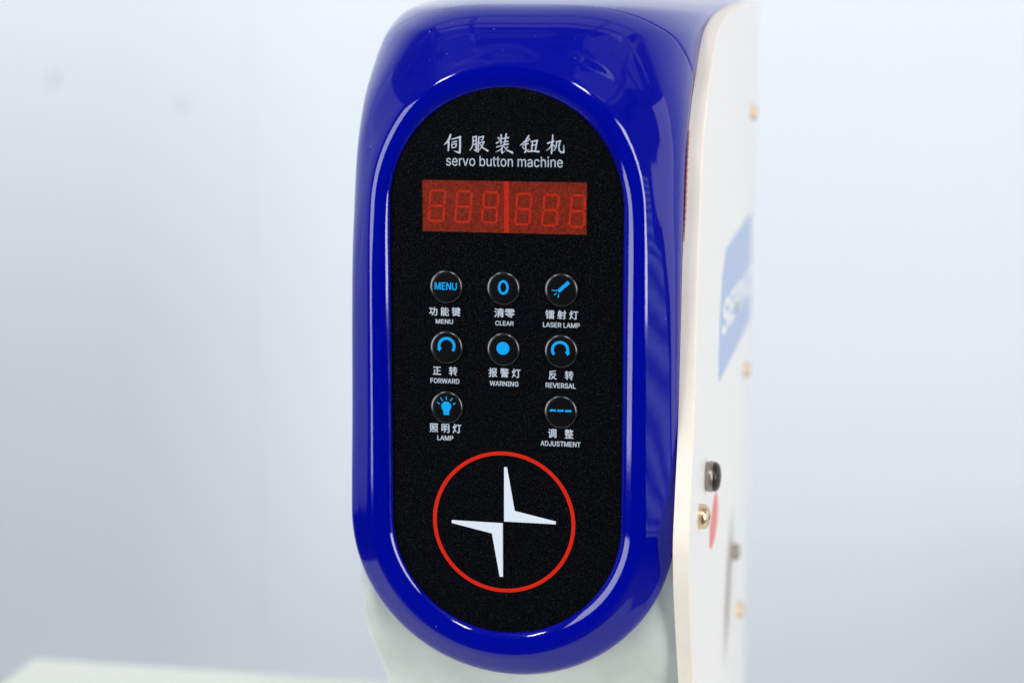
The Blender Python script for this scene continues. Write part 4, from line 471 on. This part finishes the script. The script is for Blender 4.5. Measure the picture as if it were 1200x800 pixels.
# ------------------------------------------------------------------ control panel
N = 64; pts = []
for i in range(N+1):
    th = math.pi*i/N; pts.append((CX+(CR+.8)*math.cos(th), CZT+(CR+.8)*math.sin(th)))
for i in range(N+1):
    th = math.pi+math.pi*i/N; pts.append((CX+(CR+.8)*math.cos(th), CZB+(CR+.8)*math.sin(th)))
n = len(pts)
V = [(p[0], 0.35, p[1]) for p in pts]+[(p[0], 2.2, p[1]) for p in pts]
Fc = [tuple(range(n)), tuple(range(2*n-1, n-1, -1))]+[(i, (i+1) % n, n+(i+1) % n, n+i) for i in range(n)]
panel = recalc(part('control_panel', V, Fc, M_PANEL))
panel['label'] = 'black grained oval control panel'
YP = .35                                    # panel surface

def poly_front(name, polys, m, y, parent, th=.12):
    """flat polygons (lists of x, z) standing th thick in front of plane y"""
    V, Fc = [], []
    for pl in polys:
        a = sum(pl[i-1][0]*pl[i][1]-pl[i][0]*pl[i-1][1] for i in range(len(pl)))
        if a < 0: pl = pl[::-1]
        b = len(V); n = len(pl)
        V += [(p[0], y-th, p[1]) for p in pl]+[(p[0], y, p[1]) for p in pl]
        Fc.append(tuple(range(b, b+n)))
        Fc += [(b+i, b+n+i, b+n+(i+1) % n, b+(i+1) % n) for i in range(n)]
    return part(name, V, Fc, m, parent=parent)
def stroke_poly(pl, ws, cap=3):
    """list of quads and round caps along a polyline with widths"""
    res = []
    for i in range(len(pl)-1):
        (x0, z0), (x1, z1) = pl[i], pl[i+1]; l = math.hypot(x1-x0, z1-z0) or 1e-6
        nx, nz = -(z1-z0)/l, (x1-x0)/l; a, b = ws[i]/2, ws[i+1]/2
        res.append([(x0+nx*a, z0+nz*a), (x0-nx*a, z0-nz*a), (x1-nx*b, z1-nz*b), (x1+nx*b, z1+nz*b)])
    for i, p in enumerate(pl):
        r = ws[i]/2*.98; res.append([(p[0]+r*math.cos(math.tau*k/10), p[1]+r*math.sin(math.tau*k/10)) for k in range(10)])
    return res
def union_print(name, polys, m, y, parent):
    """overlapping stroke pieces: each laid a hair apart so no two faces share a plane"""
    V, Fc = [], []
    for i, pl in enumerate(polys):
        a = sum(pl[k-1][0]*pl[k][1]-pl[k][0]*pl[k-1][1] for k in range(len(pl)))
        if a < 0: pl = pl[::-1]
        b = len(V); V += [(p[0], y-.06-.0016*i, p[1]) for p in pl]; Fc.append(tuple(range(b, b+len(pl))))
    return part(name, V, Fc, m, parent=parent)

def text_obj(name, body, corner, m, y, parent, bold=0.0, side=False):
    """printed lettering fitted to three points: corner = (bl, br, tl) in plane coordinates"""
    if body in GLYPHS:
        c = bpy.data.curves.new('lettering', 'CURVE'); c.dimensions = '2D'; c.fill_mode = 'BOTH'
        for pl in GLYPHS[body]:
            sp = c.splines.new('POLY'); k = len(pl)//2; sp.points.add(k-1)
            for i in range(k): sp.points[i].co = (pl[2*i]/600, pl[2*i+1]/600, 0, 1)
            sp.use_cyclic_u = True
    else:
        c = bpy.data.curves.new('lettering', 'FONT'); c.body = body; c.size = 1; c.resolution_u = 3
    o = bpy.data.objects.new('tmp', c); COL.objects.link(o)
    bpy.context.view_layer.update()
    me = bpy.data.meshes.new_from_object(o.evaluated_get(bpy.context.evaluated_depsgraph_get()))
    bpy.data.objects.remove(o)
    vs = [v.co.copy() for v in me.vertices]
    x0, x1 = min(v.x for v in vs)-bold, max(v.x for v in vs)+bold; y0, y1 = min(v.y for v in vs)-bold, max(v.y for v in vs)+bold
    bl, br, tl = corner
    V, Fc = [], []
    shifts = [(0, 0)] if not bold else [(0, 0), (bold, 0), (-bold, 0), (0, bold*.7), (0, -bold*.7)]
    for q, (ox, oy) in enumerate(shifts):       # heavier strokes: the same print struck again a hair aside
        n0 = len(V); yy = y+q*.0015*(1 if side else -1)
        for v in vs:
            a, b = (v.x+ox-x0)/(x1-x0), (v.y+oy-y0)/(y1-y0)
            p = (bl[0]+(br[0]-bl[0])*a+(tl[0]-bl[0])*b, bl[1]+(br[1]-bl[1])*a+(tl[1]-bl[1])*b)
            V.append((68.5+yy, p[0], p[1]) if side else (p[0], yy, p[1]))
        Fc += [tuple(n0+i for i in p.vertices) for p in me.polygons]
    return part(name, V, Fc, m, parent=parent)
def ptext(name, body, x0, x1, yt, yb, m, y, parent, bold=0.0, sl=0.0):
    """lettering box given where it is read in the photograph, laid on the panel plane"""
    s = (x1-x0)*sl/2
    bl, br, tl = onpanel(x0, yb-s, y), onpanel(x1, yb+s, y), onpanel(x0, yt-s, y)
    # keep print square to the panel
    zb = (bl[1]+br[1])/2; h = (tl[1]-bl[1])
    return text_obj(name, body, ((bl[0], zb), (br[0], zb), (bl[0], zb+h)), m, y, parent, bold)

YT = YP-.06
ptext('lettering', 'servo button machine', 522.8, 659.4, 183.0, 195.4, M_PRINT, YT, panel, 0, .006)
# brush-written title: strokes in a 1/13.33 px grid
Z = 13.3333
TITLE = [
 # si
 ([(240,105),(222,165),(185,222),(140,265)],[24,30,26,8]), ([(212,195),(210,280),(205,355)],[22,28,20]),
 ([(255,178),(320,162),(398,140)],[12,18,26]), ([(388,140),(390,260),(384,388)],[26,28,30]), ([(384,388),(345,378),(298,358)],[28,22,8]),
 ([(262,226),(335,208)],[14,20]), ([(258,258),(268,312)],[16,16]), ([(258,260),(332,246)],[12,18]), ([(332,246),(322,300)],[18,16]), ([(266,312),(322,300)],[14,14]),
 # fu
 ([(592,138),(592,250),(575,305),(538,352)],[18,18,16,8]), ([(592,146),(645,132)],[14,20]), ([(642,134),(640,362)],[20,24]), ([(640,362),(605,338)],[20,6]),
 ([(600,205),(636,196)],[14,14]), ([(598,262),(636,252)],[14,14]), ([(682,140),(676,250),(672,374)],[18,22,20]), ([(684,152),(758,132)],[14,20]), ([(756,134),(740,188)],[20,16]), ([(740,190),(712,190)],[16,8]),
 ([(690,232),(766,220)],[12,20]), ([(764,222),(730,292),(690,346)],[18,16,6]), ([(694,238),(742,308),(822,358)],[12,18,28]),
 # zhuang
 ([(982,150),(1002,176)],[16,22]), ([(958,238),(1012,204)],[22,10]), ([(1032,108),(1026,252)],[22,18]),
 ([(1050,168),(1146,152)],[16,22]), ([(1110,95),(1090,225)],[22,18]), ([(1058,228),(1140,208)],[16,18]), ([(1078,236),(1092,262)],[14,20]),
 ([(960,300),(1040,276),(1142,252)],[16,14,22]), ([(1066,282),(1020,342),(948,376)],[16,14,7]), ([(1044,322),(1044,392)],[18,22]), ([(1044,392),(1092,362)],[20,6]),
 ([(1132,300),(1096,326)],[18,8]), ([(1076,296),(1122,348),(1206,386)],[12,18,30]),
]
T2 = [
 # niu
 ([(395,122),(345,208),(260,276)],[22,24,8]), ([(372,160),(412,184)],[12,20]), ([(318,222),(386,204)],[14,18]), ([(300,272),(388,244)],[14,18]), ([(346,205),(350,372)],[18,22]),
 ([(300,298),(322,326)],[12,18]), ([(332,380),(396,338)],[20,8]), ([(430,216),(532,196)],[16,22]), ([(526,198),(500,352)],[22,20]), ([(438,276),(512,262)],[14,16]), ([(458,216),(438,352)],[18,20]), ([(384,370),(470,362),(554,372)],[18,20,26]),
 # ji
 ([(690,242),(790,208)],[22,20]), ([(772,108),(764,240),(750,398)],[18,22,22]), ([(756,250),(726,312),(672,354)],[16,14,8]), ([(776,262),(800,290)],[10,18]),
 ([(832,214),(826,282),(802,340),(768,362)],[20,18,14,6]), ([(832,214),(892,204)],[14,22]), ([(886,208),(864,300),(872,352),(902,382),(944,380)],[20,18,20,24,24]), ([(944,380),(943,268)],[22,6]),
]
def tp(x, y, ox): 
    # the photograph's slight fall of the line from left to right is perspective, met by the panel plane itself
    return onpanel(ox+x/Z, 150+y/Z, YT)
chars = [(TITLE[:10], 510), (TITLE[10:23], 510), (TITLE[23:], 510), (T2[:12], 590), (T2[12:], 590)]
for grp, ox in chars:
    polys = []
    for pl, ws in grp:
        polys += stroke_poly([tp(x, y, ox) for x, y in pl], [wv/Z/3.10*1.0 for wv in ws])
    union_print('lettering', polys, M_PRINT, YT, panel)

for body, x0, x1, yt, yb, bold, sl in [
    ('功 能 键', 502.8, 539.7, 359.6, 370.2, .022, .028), ('MENU', 510.6, 530.9, 373.8, 379.4, .018, .028),
    ('清零', 579.1, 603.4, 361.2, 372.1, .022, .028), ('CLEAR', 580.4, 602, 376, 381.5, .018, .028),
    ('镭 射 灯', 639, 677.5, 363.4, 374.1, .022, .028), ('LASER LAMP', 636.3, 679.4, 378, 383.9, .018, .028),
    ('正   转', 507.3, 536, 429, 439.8, .022, .039), ('FORWARD', 504.4, 538.4, 443.2, 449.2, .018, .039),
    ('报 警 灯', 572.5, 610, 431.3, 442.2, .022, .039), ('WARNING', 573.8, 607.6, 446.4, 452.4, .018, .039),
    ('反   转', 642.8, 671.9, 434, 445, .022, .039), ('REVERSAL', 639.4, 674.7, 448.6, 454.8, .018, .039),
    ('照 明 灯', 503.5, 540.6, 495.9, 507, .022, .045), ('LAMP', 512.5, 531.3, 510, 515.8, .018, .045),
    ('调   整', 642.3, 671.9, 502.3, 513.5, .022, .045), ('ADJUSTMENT', 633.4, 680.3, 516.8, 523.0, .018, .045)]:
    ptext('lettering', body, x0, x1, yt, yb, M_PRINT, YT, panel, bold, sl)

# emblem: red ring and two white angle shapes
cx, cz = -2.3, -62.3; ro, ri = 27.4, 25.95; n = 96
V = [(cx+r_*math.cos(math.tau*k/n), YT, cz+r_*math.sin(math.tau*k/n)) for r_ in (ro, ri) for k in range(n)]
rg = part('emblem_ring', V, [(k, (k+1) % n, n+(k+1) % n, n+k) for k in range(n)], M_RED, parent=panel)
rg['label'] = 'red ring around the white star mark'
for pl in ([(590.7, 547), (594.1, 547), (603.2, 598.3), (651.3, 610.6), (651.3, 614), (590.7, 610.6)],
           [(529.3, 608.9), (589.2, 612.6), (589.4, 675.3), (585.5, 675.3), (576.4, 624.6), (529.3, 612.3)]):
    poly_front('emblem_blade', [[onpanel(*p, YT) for p in pl]], M_STAR, YP, panel, th=.07)

# ------------------------------------------------------------------ display
dx0, dx1, dz0, dz1 = -32.8, 28.6, 47.5, 66.5
V = [(x, y, z) for y in (YP-.10, YP+.3) for x, z in ((dx0, dz0), (dx1, dz0), (dx1, dz1), (dx0, dz1))]
disp = recalc(part('display', V, [(0, 1, 2, 3), (7, 6, 5, 4), (0, 4, 5, 1), (1, 5, 6, 2), (2, 6, 7, 3), (3, 7, 4, 0)], M_DISP))
disp['label'] = 'dark red rectangular digit display'
YD = YP-.10
for tl, tr, bl, br in [((504.6, 223), (521.8, 223.4), (502.2, 258.8), (519.4, 259)), ((536, 224), (553, 224.4), (533.2, 259.8), (550, 260.2)),
                       ((567.4, 225.2), (584.2, 225.6), (564.6, 260.4), (581.6, 261)), ((606.6, 227), (623, 227.6), (603.6, 262.6), (620, 263.2)),
                       ((638.4, 228.2), (655.2, 228.6), (635, 264.2), (652, 264.6)), ((670.4, 229), (685.6, 229.6), (667.2, 265.6), (684.2, 266))]:
    P = {k: onpanel(*p, YD) for k, p in dict(tl=tl, tr=tr, bl=bl, br=br).items()}
    P['tl'] = (P['tl'][0], P['tl'][1]); ml = tuple((a+b)/2 for a, b in zip(P['tl'], P['bl'])); mr = tuple((a+b)/2 for a, b in zip(P['tr'], P['br']))
    polys = []
    for a, b in ((P['tl'], P['tr']), (P['tl'], ml), (P['tr'], mr), (ml, mr), (ml, P['bl']), (mr, P['br']), (P['bl'], P['br'])):
        g = .10; a2 = (a[0]+(b[0]-a[0])*g, a[1]+(b[1]-a[1])*g); b2 = (b[0]+(a[0]-b[0])*g, b[1]+(a[1]-b[1])*g)
        l = math.hypot(b[0]-a[0], b[1]-a[1]); d = ((b[0]-a[0])/l, (b[1]-a[1])/l); nn = (-d[1], d[0]); wd = .44; e = .42
        polys.append([(a2[0]-d[0]*e, a2[1]-d[1]*e), (a2[0]+nn[0]*wd, a2[1]+nn[1]*wd), (b2[0]+nn[0]*wd, b2[1]+nn[1]*wd), (b2[0]+d[0]*e, b2[1]+d[1]*e), (b2[0]-nn[0]*wd, b2[1]-nn[1]*wd), (a2[0]-nn[0]*wd, a2[1]-nn[1]*wd)])
    poly_front('digit', polys, M_SEG, YD, disp, th=.04)
xa, xb = onpanel(590.6, 240)[0], onpanel(596.4, 240)[0]
poly_front('divider', [[(xa, dz0+.1), (xb, dz0+.1), (xb, dz1-.1), (xa, dz1-.1)]], M_BAR, YD, disp, th=.05)

# ------------------------------------------------------------------ buttons
def button(cx, cz, label):
    prof = [(6.5, 0), (6.42, .35), (6.18, .75), (5.78, 1.05), (5.25, 1.2), (4.7, 1.26), (4.2, 1.27), (3, 1.27)]; cz += .25
    n = 48; V = [(cx+r_*math.cos(math.tau*k/n), YP-h, cz+r_*math.sin(math.tau*k/n)) for r_, h in prof for k in range(n)]
    Fc = [(i*n+k, i*n+(k+1) % n, (i+1)*n+(k+1) % n, (i+1)*n+k) for i in range(len(prof)-1) for k in range(n)]
    Fc.append(tuple((len(prof)-1)*n+k for k in range(n)))
    o = recalc(part('button', V, Fc, M_BUTTON, smooth=True)); o['label'] = label; return o
YB = YP-1.27-.04
xs_, zs_ = (-24.0, -2.3, 19.45), (26.75, 3.87, -19.0)
B = {}
for k, (i, j, l) in dict(menu=(0, 0, 'black push button marked MENU'), zero=(1, 0, 'black push button marked 0'), laser=(2, 0, 'black push button with a laser pointer icon'),
        fwd=(0, 1, 'black push button with an arrow turning anticlockwise'), warn=(1, 1, 'black push button with a round blue dot'), rev=(2, 1, 'black push button with an arrow turning clockwise'),
        lamp=(0, 2, 'black push button with a light bulb icon'), adj=(2, 2, 'black push button with three dashes')).items():
    B[k] = button(xs_[i], zs_[j], l)
ptext('icon', 'MENU', 509.3, 535.4, 330.8, 339.8, M_CYAN, YB, B['menu'], .02, .028)
PX = .308                                   # mm per photo pixel on the panel
def local(cx, cz, zc, pts): return [(cx+(x-zc[0])/5.333*PX, cz-(y-zc[1])/5.333*PX) for x, y in pts]
# zero
c = onpanel(589.8, 336.7, YB); n = 40
V = [(c[0]+a*math.cos(math.tau*k/n), YB, c[1]+b*math.sin(math.tau*k/n)) for a, b in ((2.05, 2.7), (1.15, 1.8)) for k in range(n)]
part('icon', V, [(k, (k+1) % n, n+(k+1) % n, n+k) for k in range(n)], M_CYAN, parent=B['zero'])
def opx(pts, oy=310): return [onpanel(490+x/5.333, oy+y/5.333, YB) for x, y in pts]
polys = []
def rect_stroke(a, b, w): 
    l = math.hypot(b[0]-a[0], b[1]-a[1]); nx, nz = -(b[1]-a[1])/l*w/2, (b[0]-a[0])/l*w/2
    return [(a[0]+nx, a[1]+nz), (a[0]-nx, a[1]-nz), (b[0]-nx, b[1]-nz), (b[0]+nx, b[1]+nz)]
a, b = opx([(942, 110), (876, 168)]); polys.append(rect_stroke(a, b, 1.3))
for s in (((868, 163), (836, 160)), ((866, 177), (849, 191)), ((878, 183), (876, 207))):
    a, b = opx(s); polys.append(rect_stroke(a, b, .34))
poly_front('icon', polys, M_CYAN, YB+.02, B['laser'], th=.05)
def arc_arrow(cx, cy, sgn, par):
    (c,) = opx([(cx, cy)]); r_ = 50/5.333*PX; wd = 18/5.333*PX; n = 28
    a0, a1 = rad(-38), rad(196)
    V = []
    for k in range(n+1):
        t = a0+(a1-a0)*k/n
        for q in (r_+wd/2, r_-wd/2): V.append((c[0]-sgn*q*math.cos(t)*-1, YB, c[1]+q*math.sin(t)))
    Fc = [(2*k, 2*k+1, 2*k+3, 2*k+2) for k in range(n)]
    t = a1; e = (c[0]+sgn*r_*math.cos(t), c[1]+r_*math.sin(t)); dr = (-sgn*math.sin(t)*1.0, math.cos(t)); rd = (sgn*math.cos(t), math.sin(t))
    b = len(V)
    for s, q in ((0, 1.0), (0, -1.0), (1.25, .35)): V.append((e[0]+rd[0]*q*1.05+dr[0]*s, YB-.01, e[1]+rd[1]*q*1.05+dr[1]*s))
    Fc.append((b, b+1, b+2))
    part('icon', V, Fc, M_CYAN, parent=par)
arc_arrow(178, 508, 1, B['fwd']); arc_arrow(887, 533, -1, B['rev'])
(c,) = opx([(530, 523)]); poly_front('icon', [[(c[0]+2.42*math.cos(math.tau*k/32), c[1]+2.42*math.sin(math.tau*k/32)) for k in range(32)]], M_CYAN, YB+.02, B['warn'], th=.05)
polys = []
(c,) = opx([(176, 192)], 440); r_ = 33/5.333*PX
bulb = [(c[0]+r_*math.cos(rad(t)), c[1]+r_*math.sin(rad(t))) for t in range(-40, 221, 12)]
bulb += opx([(158, 222), (160, 245), (193, 245), (195, 222)], 440)
polys.append(bulb)
for s in (((118, 165), (135, 177)), ((140, 137), (153, 158)), ((176, 130), (176, 150)), ((214, 140), (201, 158)), ((233, 170), (217, 181))):
    a, b = opx(s, 440); polys.append(rect_stroke(a, b, .40))
poly_front('icon', polys, M_CYAN, YB+.02, B['lamp'], th=.05)
polys = []
for x0, x1, y in ((822, 860, 217), (870, 908, 219), (918, 958, 221)):
    a, b = opx(((x0, y), (x1, y)), 440); polys.append(rect_stroke(a, b, .78))
poly_front('icon', polys, M_CYAN, YB+.02, B['adj'], th=.05)

# sticker lettering on the side plate
text_obj('lettering', 'SERVO', (onside(844.6, 399), onside(879.3, 344), onside(847.5, 352)), M_STICKT, .19, stk, .045, side=True)
